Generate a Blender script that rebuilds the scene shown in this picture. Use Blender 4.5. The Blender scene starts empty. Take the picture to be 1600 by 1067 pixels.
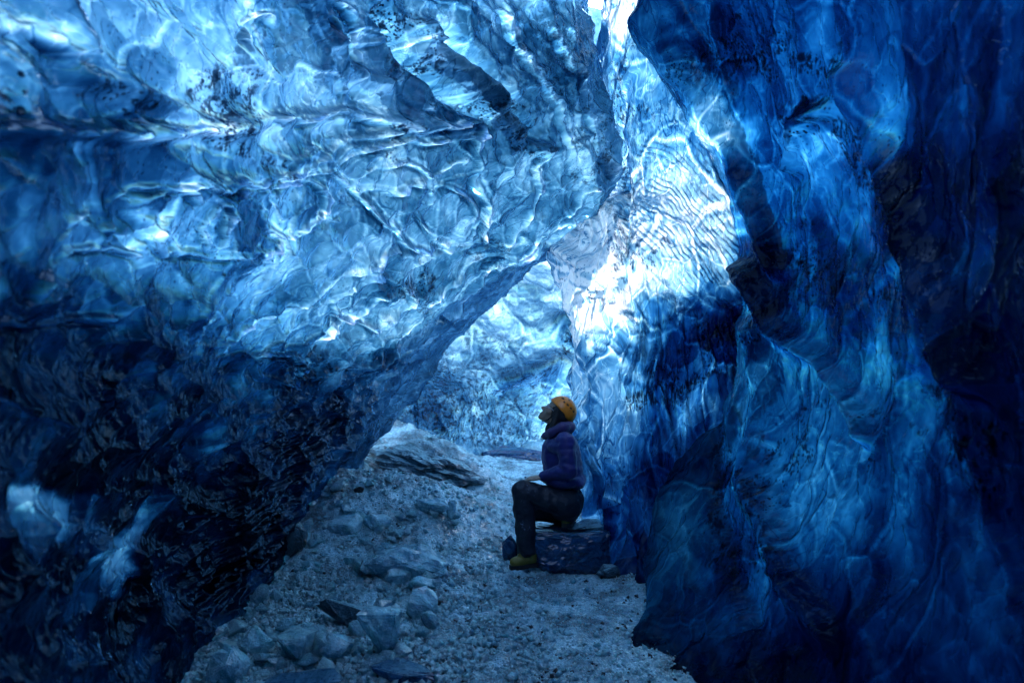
import bpy, bmesh, math, random
import numpy as np
from mathutils import Vector, Matrix

# ------------------------------------------------------------------ camera, sky, sun, exposure
scene = bpy.context.scene
COL = scene.collection
R = math.radians
CAM_Z, FPX, HZ = 1.5, 1067.0, 560.0
cam_d = bpy.data.cameras.new("camera"); cam = bpy.data.objects.new("camera", cam_d); COL.objects.link(cam)
cam_d.sensor_width = 36.0; cam_d.lens = 24.0; cam_d.clip_start = 0.05; cam_d.clip_end = 4000
cam_d.shift_y = (HZ - 533.5) / 1600.0
cam.location = (0, 0, CAM_Z); cam.rotation_euler = (R(90), 0, 0)
cam_d.dof.use_dof = True; cam_d.dof.focus_distance = 5.2; cam_d.dof.aperture_fstop = 2.2
scene.camera = cam

SUN_EL, SUN_AZ = 42.0, 9.0          # azimuth from +Y towards +X
world = bpy.data.worlds.new("World"); scene.world = world; world.use_nodes = True
wn = world.node_tree; bg = wn.nodes["Background"]
sky = wn.nodes.new("ShaderNodeTexSky"); sky.sky_type = 'NISHITA'; sky.sun_disc = False
sky.sun_elevation = R(SUN_EL); sky.sun_rotation = R(SUN_AZ)
wn.links.new(sky.outputs[0], bg.inputs[0]); bg.inputs[1].default_value = 0.15
sun_d = bpy.data.lights.new("sun", 'SUN'); sun_d.energy = 2.2; sun_d.angle = R(0.5); sun_d.color = (1.0, 0.95, 0.88)
sun = bpy.data.objects.new("sun", sun_d); COL.objects.link(sun)
sdir = Vector((math.sin(R(SUN_AZ)) * math.cos(R(SUN_EL)), math.cos(R(SUN_AZ)) * math.cos(R(SUN_EL)), math.sin(R(SUN_EL))))
sun.rotation_euler = sdir.to_track_quat('Z', 'Y').to_euler()
scene.view_settings.view_transform = 'Standard'; scene.view_settings.look = 'None'
scene.view_settings.exposure = 2.95; scene.view_settings.gamma = 1.0
cy = scene.cycles
cy.use_denoising = True; cy.max_bounces = 6; cy.diffuse_bounces = 3; cy.glossy_bounces = 2
cy.transmission_bounces = 5; cy.caustics_reflective = False; cy.caustics_refractive = True
cy.use_adaptive_sampling = True; cy.adaptive_threshold = .03; cy.sample_clamp_indirect = 4.0; cy.blur_glossy = 0.5

# ------------------------------------------------------------------ numpy noise
def _h(ix, iy, iz, s):
    n = (ix.astype(np.int64) * 374761393 + iy.astype(np.int64) * 668265263 + iz.astype(np.int64) * 2147483647 + s * 1274126177) & 0xFFFFFFFF
    n = ((n ^ (n >> 13)) * 1274126177) & 0xFFFFFFFF
    n = ((n ^ (n >> 16)) * 2246822519) & 0xFFFFFFFF
    return (n ^ (n >> 15)) & 0xFFFFFFFF
def rnd(ix, iy, iz, s): return _h(ix, iy, iz, s) / 4294967295.0
def noise(p, s=0):
    """value-gradient noise about -1..1, p is (N,3)"""
    f = np.floor(p); i = f.astype(np.int64); t = p - f; u = t * t * t * (t * (t * 6 - 15) + 10)
    out = np.zeros(len(p))
    for dx in (0, 1):
        wx = u[:, 0] if dx else 1 - u[:, 0]
        for dy in (0, 1):
            wy = u[:, 1] if dy else 1 - u[:, 1]
            for dz in (0, 1):
                wz = u[:, 2] if dz else 1 - u[:, 2]
                h = _h(i[:, 0] + dx, i[:, 1] + dy, i[:, 2] + dz, s)
                a = (h & 1023) / 1023.0 * 2 - 1; b = ((h >> 10) & 1023) / 1023.0 * 2 - 1; c = ((h >> 20) & 1023) / 1023.0 * 2 - 1
                out += wx * wy * wz * (a * (t[:, 0] - dx) + b * (t[:, 1] - dy) + c * (t[:, 2] - dz))
    return out * 1.6
def fbm(p, o=4, s=0, g=0.5):
    out = np.zeros(len(p)); a = 1.0
    for k in range(o):
        out += a * noise(p * 2.0 ** k + 17.3 * k, s + k); a *= g
    return out
def ridged(p, o=3, s=0):
    out = np.zeros(len(p)); a = 1.0
    for k in range(o):
        out += a * (1 - 2 * np.abs(noise(p * 2.0 ** k + 9.1 * k, s + k))); a *= .5
    return out
def warp(p, f, a, s=50):
    return p + a * np.stack([fbm(p * f, 2, s), fbm(p * f + 31.7, 2, s + 9), fbm(p * f + 71.1, 2, s + 21)], 1)
def voro(p, s=0):
    """distances to nearest and second nearest cell point, and the cell's random value"""
    f = np.floor(p).astype(np.int64); t = p - f
    f1 = np.full(len(p), 9.0); f2 = np.full(len(p), 9.0); cid = np.zeros(len(p))
    for dx in (-1, 0, 1):
        for dy in (-1, 0, 1):
            for dz in (-1, 0, 1):
                ix, iy, iz = f[:, 0] + dx, f[:, 1] + dy, f[:, 2] + dz
                h = _h(ix, iy, iz, s)
                d = np.sqrt((dx + (h & 1023) / 1023.0 - t[:, 0]) ** 2 + (dy + ((h >> 10) & 1023) / 1023.0 - t[:, 1]) ** 2 + (dz + ((h >> 20) & 1023) / 1023.0 - t[:, 2]) ** 2)
                nearer = d < f1
                f2 = np.where(nearer, f1, np.minimum(f2, d)); f1 = np.where(nearer, d, f1)
                cid = np.where(nearer, (h & 4095) / 4095.0, cid)
    return f1, f2, cid
def sstep(a, b, x):
    t = np.clip((x - a) / (b - a), 0, 1); return t * t * (3 - 2 * t)

# ------------------------------------------------------------------ helpers
def W(px, py, d):
    """point seen at photo pixel (px, py) at distance d along the view"""
    return np.array(((px - 800.0) / FPX * d, d, CAM_Z - (py - HZ) / FPX * d))
def pix(p):
    d = np.maximum(p[:, 1], 0.35)
    return 800 + p[:, 0] / d * FPX, HZ - (p[:, 2] - CAM_Z) / d * FPX
def tag(o, label=None, cat=None, group=None, kind=None):
    for k, v in (('label', label), ('category', cat), ('group', group), ('kind', kind)):
        if v: o[k] = v
    return o
def link(name, me, mat=None, parent=None, smooth=True):
    o = bpy.data.objects.new(name, me); COL.objects.link(o)
    if mat is not None: me.materials.append(mat)
    if parent is not None: o.parent = parent
    if smooth and len(me.polygons): me.polygons.foreach_set('use_smooth', np.ones(len(me.polygons), dtype=bool))
    return o
def mesh_np(name, v, faces, attrs=None):
    me = bpy.data.meshes.new(name); n = len(v); k = faces.shape[1]
    me.vertices.add(n); me.vertices.foreach_set('co', np.ascontiguousarray(v, dtype=np.float32).ravel())
    me.loops.add(faces.size); me.loops.foreach_set('vertex_index', faces.ravel().astype(np.int32))
    me.polygons.add(len(faces)); me.polygons.foreach_set('loop_start', np.arange(0, faces.size, k, dtype=np.int32))
    for a, val in (attrs or {}).items():
        at = me.attributes.new(a, 'FLOAT', 'POINT'); at.data.foreach_set('value', val.astype(np.float32))
    me.update(calc_edges=True)
    return me
def grid_faces(nu, nv):
    i = np.arange(nv - 1)[:, None] * nu + np.arange(nu - 1)[None, :]
    return np.stack([i, i + 1, i + 1 + nu, i + nu], -1).reshape(-1, 4)
def catmull(P, t):
    """P (n,...) controls, t (m,) in 0..n-1"""
    n = len(P); i = np.clip(np.floor(t).astype(int), 0, n - 2); f = (t - i).reshape((-1,) + (1,) * (P.ndim - 1))
    Pe = np.concatenate([[2 * P[0] - P[1]], P, [2 * P[-1] - P[-2]]])
    a, b, c, d = Pe[i], Pe[i + 1], Pe[i + 2], Pe[i + 3]
    return 0.5 * (2 * b + (c - a) * f + (2 * a - 5 * b + 4 * c - d) * f ** 2 + (3 * b - a - 3 * c + d) * f ** 3)
def surf(rows, nu, nv, tu=None, tv=None):
    C_ = np.array([[np.array(q[1:]) if q[0] == 'w' else W(*q) for q in r] for r in rows], dtype=float)
    tv = np.linspace(0, len(rows) - 1, nv) if tv is None else tv
    tu = np.linspace(0, C_.shape[1] - 1, nu) if tu is None else tu
    A = catmull(C_, tv)                        # nv, ncol, 3
    B = catmull(np.swapaxes(A, 0, 1), tu)      # nu, nv, 3
    return np.swapaxes(B, 0, 1)                # nv, nu, 3
def normals(G, toward):
    du = np.gradient(G, axis=1); dv = np.gradient(G, axis=0)
    n = np.cross(du, dv); n /= np.linalg.norm(n, axis=2, keepdims=True) + 1e-9
    # one orientation for the whole sheet
    if (n * (np.array(toward) - G)).sum(2).mean() < 0: n = -n
    return n
def blobs(px, py, L, amp=28.0, s=300, f=0.011):
    """sum of soft-edged ellipses given where the feature sits on the wall: (cx, cy, rx, ry, angle, amount, softness)"""
    q = np.stack([px * f, py * f, np.zeros_like(px)], 1)
    wx = px + amp * fbm(q, 4, s, .6); wy = py + amp * fbm(q + 40, 4, s + 30, .6)
    out = np.zeros_like(px)
    for cx, cy_, rx, ry, an, am, so in L:
        c, s_ = math.cos(R(an)), math.sin(R(an)); dx, dy = wx - cx, wy - cy_
        r = np.sqrt(((dx * c + dy * s_) / rx) ** 2 + ((-dx * s_ + dy * c) / ry) ** 2)
        out += am * (1 - sstep(1 - so, 1 + so, r))
    return out

# ------------------------------------------------------------------ materials
class NT:
    def __init__(s, name):
        s.m = bpy.data.materials.new(name); s.m.use_nodes = True; s.t = s.m.node_tree; s.t.nodes.clear()
        s.out = s.t.nodes.new('ShaderNodeOutputMaterial')
    def n(s, typ, **kw):
        nd = s.t.nodes.new(typ)
        for k, v in kw.items():
            if k.startswith('_'): nd.inputs[int(k[1:])].default_value = v
            else: setattr(nd, k, v)
        return nd
    def l(s, a, b): s.t.links.new(a, b)
    def val(s, sock, v):
        if hasattr(v, 'links') or isinstance(v, bpy.types.NodeSocket): s.l(v, sock)
        else: sock.default_value = v
    def math(s, op, a, b=0.0, c=0.0, clamp=False):
        nd = s.n('ShaderNodeMath', operation=op, use_clamp=clamp)
        for k, v in enumerate((a, b, c)): s.val(nd.inputs[k], v)
        return nd.outputs[0]
    def attr(s, name): return s.n('ShaderNodeAttribute', attribute_name=name).outputs['Fac']
    def noise(s, vec, scale, detail=4, rough=.55, dist=0.0):
        nd = s.n('ShaderNodeTexNoise'); s.l(vec, nd.inputs['Vector'])
        nd.inputs['Scale'].default_value = scale; nd.inputs['Detail'].default_value = detail
        nd.inputs['Roughness'].default_value = rough; nd.inputs['Distortion'].default_value = dist
        return nd.outputs['Fac']
    def voro(s, vec, scale, feature='F1', rand=1.0):
        nd = s.n('ShaderNodeTexVoronoi', feature=feature); s.l(vec, nd.inputs['Vector']); nd.inputs['Scale'].default_value = scale
        nd.inputs['Randomness'].default_value = rand
        return nd.outputs['Distance']
    def ramp(s, v, a, b, lo=0.0, hi=1.0, interp='SMOOTHSTEP'):
        nd = s.n('ShaderNodeMapRange', interpolation_type=interp); s.val(nd.inputs[0], v)
        for k, x in enumerate((a, b, lo, hi)): s.val(nd.inputs[k + 1], x)
        return nd.outputs[0]
    def mixc(s, f, a, b, blend='MIX'):
        nd = s.n('ShaderNodeMix', data_type='RGBA', blend_type=blend)
        s.val(nd.inputs[0], f); s.val(nd.inputs[6], a); s.val(nd.inputs[7], b); return nd.outputs[2]
    def mixs(s, f, a, b):
        nd = s.n('ShaderNodeMixShader'); s.val(nd.inputs[0], f); s.l(a, nd.inputs[1]); s.l(b, nd.inputs[2]); return nd.outputs[0]
    def warped(s, vec, f, amt):
        nd = s.n('ShaderNodeTexNoise'); s.l(vec, nd.inputs['Vector']); nd.inputs['Scale'].default_value = f; nd.inputs['Detail'].default_value = 3
        sub = s.n('ShaderNodeVectorMath', operation='SUBTRACT'); s.l(nd.outputs['Color'], sub.inputs[0]); sub.inputs[1].default_value = (.5, .5, .5)
        mul = s.n('ShaderNodeVectorMath', operation='MULTIPLY_ADD'); s.l(sub.outputs[0], mul.inputs[0]); mul.inputs[1].default_value = (amt,) * 3; s.l(vec, mul.inputs[2])
        return mul.outputs[0]
    def absorb(s, dens, k):
        """colour that light keeps after passing ice of optical depth dens"""
        cb = s.n('ShaderNodeCombineColor')
        for i, kk in enumerate(k):
            s.l(s.math('EXPONENT', s.math('MULTIPLY', dens, -kk)), cb.inputs[i])
        return cb.outputs[0]

def ice_wall_material(name, k=(1.52, 0.95, 0.71), vein_caustics=1.0, stretch=(1, 1, 1), refr=.45, bump=.9, rough=.09, gloss=.7, con=1.0):
    m = NT(name); geo = m.n('ShaderNodeTexCoord').outputs['Object']
    mp = m.n('ShaderNodeMapping'); m.l(geo, mp.inputs[0]); mp.inputs['Scale'].default_value = stretch; v = mp.outputs[0]
    w1 = m.warped(v, 1.1, .42); w2 = m.warped(w1, 4.0, .12); w3 = m.warped(w2, 12.0, .03)
    # folded bubbly bands, with refraction swirls and caustic lines painted into the tone
    bands = m.noise(w2, 2.4, 4, .52, .3)
    cell = m.voro(w3, 5.2, 'DISTANCE_TO_EDGE'); cellr = m.ramp(cell, 0.0, .075, 1.0, 0.0)
    lines = m.noise(w3, 7.0, 3, .5, .6); line = m.ramp(m.math('ABSOLUTE', m.math('SUBTRACT', lines, .5)), 0.0, .022, 1.0, 0.0)
    lines2 = m.noise(w2, 3.1, 3, .5, .6); line2 = m.ramp(m.math('ABSOLUTE', m.math('SUBTRACT', lines2, .47)), 0.0, .014, 1.0, 0.0)
    dens = m.math('MULTIPLY', m.attr('dens'), m.ramp(bands, .28, .72, 1 - .5 * con, 1 + .65 * con, 'LINEAR'))
    dens = m.math('MULTIPLY', dens, m.ramp(m.attr('cell'), .15, .85, 1 - .35 * con, 1 + .45 * con, 'LINEAR'))
    dens = m.math('SUBTRACT', dens, m.math('MULTIPLY', cellr, .16 * vein_caustics))
    dens = m.math('SUBTRACT', dens, m.math('MULTIPLY', m.math('MULTIPLY', m.attr('rim'), m.ramp(bands, .3, .55)), .75 * vein_caustics))
    dens = m.math('ADD', dens, m.math('MULTIPLY', m.attr('groove'), .45 * vein_caustics))
    dens = m.math('SUBTRACT', dens, m.math('MULTIPLY', line, .40 * vein_caustics))
    lines3 = m.noise(w3, 13.0, 2, .5, .3); line3 = m.math('MULTIPLY', m.ramp(m.math('ABSOLUTE', m.math('SUBTRACT', lines3, .5)), 0.0, .035, 1.0, 0.0), m.ramp(bands, .42, .6))
    dens = m.math('SUBTRACT', dens, m.math('MULTIPLY', line3, .28 * vein_caustics))
    dens = m.math('ADD', dens, m.math('MULTIPLY', m.math('MULTIPLY', line2, m.ramp(m.noise(v, 1.7, 2), .45, .6)), 1.0 * vein_caustics))
    # silt flecks held in the ice
    sp = m.voro(m.warped(v, 9.0, .05), 46.0); spm = m.ramp(m.noise(v, 2.2, 4, .65), .50, .66)
    fleck = m.math('MULTIPLY', m.ramp(sp, .12, .26, 1.0, 0.0), spm)
    siltn = m.ramp(m.noise(w2, 16.0, 5, .72), .50, .60)
    silt = m.math('MULTIPLY', m.attr('silt'), m.math('MAXIMUM', siltn, m.ramp(sp, .2, .4, 1.0, 0.0)), clamp=True)
    dens = m.math('ADD', m.math('MAXIMUM', dens, .05), m.math('MULTIPLY', fleck, .6))
    sd = m.math('ADD', m.math('MULTIPLY', fleck, 1.2), m.math('MULTIPLY', silt, 3.2))
    T = m.mixc(1.0, m.absorb(dens, k), m.absorb(sd, (1.0, .95, .85)), 'MULTIPLY')
    # bump
    wb = m.warped(v, 2.2, .22); wc = m.warped(wb, 8.0, .05)
    b1 = m.noise(wb, 5.5, 4, .5, .0); b2 = m.voro(wc, 11.0, 'F1'); b3 = m.noise(wc, 34.0, 4, .6)
    hgt = m.math('ADD', m.math('MULTIPLY', b1, .035), m.math('ADD', m.math('MULTIPLY', b2, .024), m.math('MULTIPLY', b3, .0035)))
    hgt = m.math('ADD', hgt, m.math('MULTIPLY', line, .004))
    bp = m.n('ShaderNodeBump'); bp.inputs['Strength'].default_value = bump; bp.inputs['Distance'].default_value = .6; m.l(hgt, bp.inputs['Height'])
    N = bp.outputs[0]
    tr = m.n('ShaderNodeBsdfTranslucent'); m.l(T, tr.inputs[0]); m.l(N, tr.inputs[1])
    rf = m.n('ShaderNodeBsdfRefraction'); m.l(T, rf.inputs[0]); rf.inputs['Roughness'].default_value = .07; rf.inputs['IOR'].default_value = 1.31; m.l(N, rf.inputs['Normal'])
    df = m.n('ShaderNodeBsdfDiffuse'); m.l(m.absorb(m.math('ADD', m.math('MULTIPLY', dens, .8), .5), k), df.inputs[0]); m.l(N, df.inputs['Normal'])
    body = m.mixs(refr, tr.outputs[0], rf.outputs[0])
    body = m.mixs(m.math('ADD', m.math('MULTIPLY', m.attr('white'), .28), .10), body, df.outputs[0])
    gl = m.n('ShaderNodeBsdfGlossy'); gl.inputs['Roughness'].default_value = rough; m.l(N, gl.inputs['Normal']); gl.inputs[0].default_value = (gloss * .4, gloss * .68, gloss, 1)
    fr = m.n('ShaderNodeFresnel'); fr.inputs[0].default_value = 1.31; m.l(N, fr.inputs[1])
    m.l(m.mixs(fr.outputs[0], body, gl.outputs[0]), m.out.inputs[0])
    return m.m

def lump_material(name, col, rough=.25, trans=0.0, scale=8.0, dark=(.02, .03, .04), darkw=.5, coat=.4, ior=1.31, top=None):
    m = NT(name); v = m.n('ShaderNodeTexCoord').outputs['Object']; w = m.warped(v, 3.0, .3)
    n1 = m.noise(w, scale, 6, .65); n2 = m.noise(v, scale * 6, 4, .7)
    oi = m.n('ShaderNodeObjectInfo').outputs['Random']
    c = m.mixc(m.ramp(n1, .35, .65, 0, darkw), tuple(col) + (1,), tuple(dark) + (1,))
    c = m.mixc(m.math('MULTIPLY', oi, .3), c, tuple(dark) + (1,))
    c = m.mixc(m.ramp(n2, .55, .68, 0, .6), c, tuple(min(1, x * 1.6) for x in col) + (1,))
    if top:      # grit that has settled on whatever faces up
        sx = m.n('ShaderNodeSeparateXYZ'); m.l(m.n('ShaderNodeNewGeometry').outputs['Normal'], sx.inputs[0])
        c = m.mixc(m.math('MULTIPLY', m.ramp(m.math('ADD', sx.outputs[2], m.math('MULTIPLY', n1, .4)), .95, 1.12), m.ramp(n2, .3, .5)), c, tuple(top) + (1,))
    bp = m.n('ShaderNodeBump'); bp.inputs['Strength'].default_value = 1.0; bp.inputs['Distance'].default_value = .035; m.l(m.math('ADD', n2, m.math('ADD', n1, m.math('MULTIPLY', m.voro(w, scale * 1.6), 1.2))), bp.inputs['Height'])
    pr = m.n('ShaderNodeBsdfPrincipled'); m.l(c, pr.inputs['Base Color']); pr.inputs['Roughness'].default_value = rough; pr.inputs['IOR'].default_value = ior
    pr.inputs['Transmission Weight'].default_value = trans; pr.inputs['Coat Weight'].default_value = coat; pr.inputs['Coat Roughness'].default_value = .1
    m.l(bp.outputs[0], pr.inputs['Normal']); m.l(pr.outputs[0], m.out.inputs[0])
    return m.m

M_left = ice_wall_material('ice_scalloped', con=.75, vein_caustics=.85, bump=.72)
M_back = ice_wall_material('ice_far', k=(1.35, .9, .66), bump=.9, con=.6)
M_pillar = ice_wall_material('ice_pillar', k=(1.8, 1.0, .62), stretch=(1.3, 1.3, .55), refr=.3, bump=.8, gloss=.5, vein_caustics=1.4)
M_right = ice_wall_material('ice_deep_blue', k=(2.1, 1.07, .72), vein_caustics=.9, stretch=(1.1, 1.1, .75), bump=.7, gloss=.3, con=.6)

# ------------------------------------------------------------------ cave walls
EYE = (0.3, 3.0, 1.4)
def scallops(p, n, size, depth, s, aniso=(1, 1, 1), sharp=1.0):
    q = warp(p, .9 / size, .22 * size, s + 70) / size * np.array(aniso)
    f1, f2, c = voro(q, s)
    bowl = np.minimum(f1, 1.0) ** 2                     # concave bowls that meet in sharp ridges
    return depth * (bowl - .35 + .25 * (c - .5)) * sharp, f2 - f1, c

def wall(name, rows, nu, nv, mat, feats, dens0, shade_blobs, silt_blobs, white_blobs, relief, tu=None, tv=None, extra=None, strands=None):
    G = surf(rows, nu, nv, tu, tv); n = normals(G, EYE); nv, nu = G.shape[:2]
    p = G.reshape(-1, 3); n = n.reshape(-1, 3)
    px, py = pix(p)
    h = np.zeros(len(p))
    for (f, a, s) in relief: h += a * fbm(p * f, 3, s)
    edges, cells = [], []
    for (size, depth, s, an) in feats:
        hh, ed, cc = scallops(p, n, size, depth, s, an); h += hh; edges.append(ed); cells.append(cc)
    if extra is not None: h += extra(p, px, py)
    v = p + n * h[:, None]
    a = {'dens': np.clip(dens0 + blobs(px, py, shade_blobs), .05, 9), 'silt': np.clip(blobs(px, py, silt_blobs, 40, 400, .02), 0, 1),  # each wall's layout of light and shade is painted in as density
         'white': np.clip(blobs(px, py, white_blobs, 20, 500, .02), 0, 1)}
    if strands is not None:
        hs, ds = strand_relief(px, py, strands); v = v + n * (hs * np.clip(p[:, 1], .8, 6) / 4)[:, None]; a['dens'] = np.clip(a['dens'] + ds * np.minimum(a['dens'], 2.5) / 2.2, .05, 9)
    a['rim'] = np.maximum(1 - sstep(.0, .05, edges[0]), .6 * (1 - sstep(0, .08, edges[1])))  # edge highlight painted along scallop ridges, with a dark halo beside it
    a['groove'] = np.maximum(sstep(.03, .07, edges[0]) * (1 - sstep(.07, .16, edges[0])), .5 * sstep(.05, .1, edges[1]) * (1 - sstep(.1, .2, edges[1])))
    a['cell'] = .45 * cells[0] + .35 * cells[1] + .2 * cells[2 % len(cells)]
    F = grid_faces(nu, nv)
    e1 = G[1:, :-1] - G[:-1, :-1]; e2 = G[:-1, 1:] - G[:-1, :-1]     # the ice's face must point into the cave
    if (np.cross(e2, e1) * n.reshape(G.shape)[:-1, :-1]).sum(2).mean() < 0: F = F[:, ::-1]
    me = mesh_np(name, v, F, a)
    o = link(name, me, mat); o['kind'] = 'structure'
    return o

def crease(px, py, pts, width):
    """distance falloff to a polyline drawn on the wall"""
    best = np.full(len(px), 1e9)
    for (x0, y0), (x1, y1) in zip(pts[:-1], pts[1:]):
        dx, dy = x1 - x0, y1 - y0; t = np.clip(((px - x0) * dx + (py - y0) * dy) / (dx * dx + dy * dy), 0, 1)
        best = np.minimum(best, np.hypot(px - x0 - t * dx, py - y0 - t * dy))
    return np.exp(-(best / width) ** 2)

def strand_relief(px, py, lines):
    """raised glassy ribs following polylines, each with a darker groove beside it"""
    q = np.stack([px * .02, py * .02, np.zeros_like(px)], 1)
    wx = px + 9 * fbm(q, 3, 801); wy = py + 9 * fbm(q + 50, 3, 803); h = np.zeros(len(px)); d = np.zeros(len(px))
    var = np.clip(.75 + 1.1 * noise(q * 1.6 + 7, 805), .1, 1.3)
    for pts, w in lines:
        c1 = crease(wx, wy, pts, w) * var; c2 = crease(wx + 1.3 * w, wy - 1.5 * w, pts, w * .8) * var; c3 = crease(wx - 1.6 * w, wy + 1.9 * w, pts, w * .45) * var
        h += .045 * c1 - .03 * c2; d += -1.15 * c1 + 1.0 * c2 - .8 * c3  # rib highlights and their dark edges painted into the density
    return h, d
def ring(cx, cy_, rx, ry, an=0, a0=0, a1=360):
    c, s = math.cos(R(an)), math.sin(R(an)); o = []
    for k in range(13):
        t = R(a0 + (a1 - a0) * k / 12); x, y = rx * math.cos(t), ry * math.sin(t); o.append((cx + x * c - y * s, cy_ + x * s + y * c))
    return o
L_strands = [([(425, 188), (490, 185), (540, 170), (600, 190), (640, 200), (740, 192)], 4.5), ([(210, 322), (240, 300), (300, 285), (400, 282), (480, 262), (560, 215), (640, 203), (700, 197)], 5),
 ([(350, 302), (420, 287), (520, 262), (560, 240), (640, 217), (690, 222), (740, 215)], 4), ([(215, 330), (245, 370), (262, 398), (300, 395), (390, 385)], 6),
 ([(345, 455), (390, 400), (440, 370), (490, 345), (525, 340)], 4), ([(742, 200), (735, 250), (747, 290), (760, 330), (755, 370), (720, 385), (640, 383), (600, 350)], 4.5),
 ([(852, 240), (846, 300), (820, 350), (780, 382), (740, 400)], 5), ([(520, 270), (560, 300), (590, 330), (612, 350)], 4), ([(560, 302), (640, 290), (690, 272), (722, 240)], 4),
 ([(350, 542), (430, 490), (520, 430), (620, 384)], 4), ([(460, 562), (560, 480), (650, 412), (700, 390)], 4), ([(520, 602), (600, 520), (700, 440), (800, 400)], 4), ([(430, 700), (520, 622), (580, 560), (640, 500)], 4),
 ([(60, 480), (78, 410), (100, 345), (150, 330)], 6), ([(0, 505), (90, 512), (200, 502), (235, 468)], 6), ([(60, 205), (170, 212), (330, 204)], 8), ([(0, 30), (50, 45), (105, 75)], 10),
 (ring(325, 345, 10, 38, 8), 3), (ring(455, 322, 62, 42, -10), 4), (ring(620, 300, 60, 46, 0, 180, 420), 3.5), (ring(700, 335, 42, 44, 0), 3.5), (ring(570, 460, 66, 30, -22), 4), (ring(240, 345, 70, 55, 0, 150, 330), 5),
 (ring(690, 120, 70, 60, 30, 90, 260), 4), (ring(415, 50, 28, 20, 0, 160, 380), 5), (ring(560, 30, 60, 36, 20, 10, 150), 5), (ring(510, 70, 60, 80, 0, 300, 420), 5), (ring(150, 450, 90, 60, -20, 200, 340), 5),
 ([(300, 760), (400, 650), (470, 560), (540, 500)], 5), ([(250, 900), (330, 800), (420, 690), (500, 610)], 5), ([(380, 880), (440, 780), (500, 700), (570, 640)], 4), ([(180, 620), (260, 560), (330, 500)], 6), (ring(440, 575, 36, 24, 0), 4),
 ([(790, 420), (860, 370), (930, 300)], 3), ([(700, 500), (770, 440), (850, 392), (900, 350)], 3), ([(860, 30), (900, 110), (935, 200), (955, 265)], 4), ([(780, 20), (820, 90), (880, 170), (900, 260)], 4)]

# --- left wall: the big overhanging scalloped mass
L_rows = [
 [('w', -1.6, -3.2, 3.0), ('w', -1.2, -1.0, 2.9), (-500, -560, 1.0), (-100, -420, 1.6), (200, -340, 2.2), (450, -300, 2.8), (650, -290, 3.4), (780, -290, 4.0), (870, -290, 4.7), (890, -290, 6.0)],
 [('w', -1.6, -3.2, 2.6), ('w', -1.3, -1.0, 2.4), (-500, -220, 1.0), (-100, -160, 1.6), (200, -140, 2.2), (455, -140, 2.9), (660, -140, 3.6), (800, -140, 4.3), (898, -140, 5.2), (914, -140, 6.2)],
 [('w', -1.6, -3.2, 2.1), ('w', -1.4, -1.0, 2.0), (-500, 0, .9), (0, 0, 1.5), (250, 0, 2.2), (480, 0, 3.0), (680, 0, 3.8), (820, 0, 4.6), (908, 0, 5.4), (922, 8, 6.5)],
 [('w', -1.6, -3.2, 1.7), ('w', -1.4, -1.0, 1.6), (-500, 270, .85), (-20, 250, 1.4), (250, 250, 2.2), (480, 250, 3.1), (680, 250, 4.0), (840, 265, 4.8), (960, 270, 5.6), (959, 281, 5.8)],
 [('w', -1.6, -3.2, 1.4), ('w', -1.4, -1.0, 1.4), (-500, 450, .8), (0, 420, 1.4), (230, 400, 2.2), (420, 400, 3.2), (590, 390, 4.2), (720, 385, 5.0), (858, 385, 5.8), (848, 402, 7.6)],
 [('w', -1.6, -3.2, 1.1), ('w', -1.4, -1.0, 1.2), (-500, 600, .8), (0, 560, 1.4), (200, 540, 2.2), (350, 520, 3.2), (480, 520, 4.2), (590, 515, 5.2), (700, 505, 6.2), (740, 515, 8.6)],
 [('w', -1.6, -3.2, .8), ('w', -1.4, -1.0, .8), (-500, 800, .8), (0, 710, 1.4), (170, 670, 2.1), (300, 640, 3.0), (400, 625, 3.9), (490, 620, 4.9), (575, 620, 5.9), (640, 640, 8.0)],
 [('w', -1.6, -3.2, .4), ('w', -1.4, -1.0, .4), (-500, 950, .8), (0, 860, 1.4), (130, 820, 2.0), (230, 780, 2.7), (310, 755, 3.4), (385, 735, 4.1), (475, 735, 5.0), (560, 745, 7.0)],
 [('w', -1.6, -3.2, .1), ('w', -1.4, -1.0, .1), (-500, 1150, .8), (0, 1060, 1.4), (100, 1010, 1.9), (180, 975, 2.4), (250, 940, 3.0), (330, 905, 3.7), (430, 870, 4.6), (520, 875, 6.4)],
 [('w', -1.6, -3.2, -.3), ('w', -1.4, -1.0, -.3), (-500, 2400, .8), (0, 1700, 1.4), (110, 1400, 1.9), (200, 1260, 2.3), (270, 1130, 2.9), (330, 1030, 3.5), (432, 945, 4.45), (520, 950, 5.8)],
]
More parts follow.
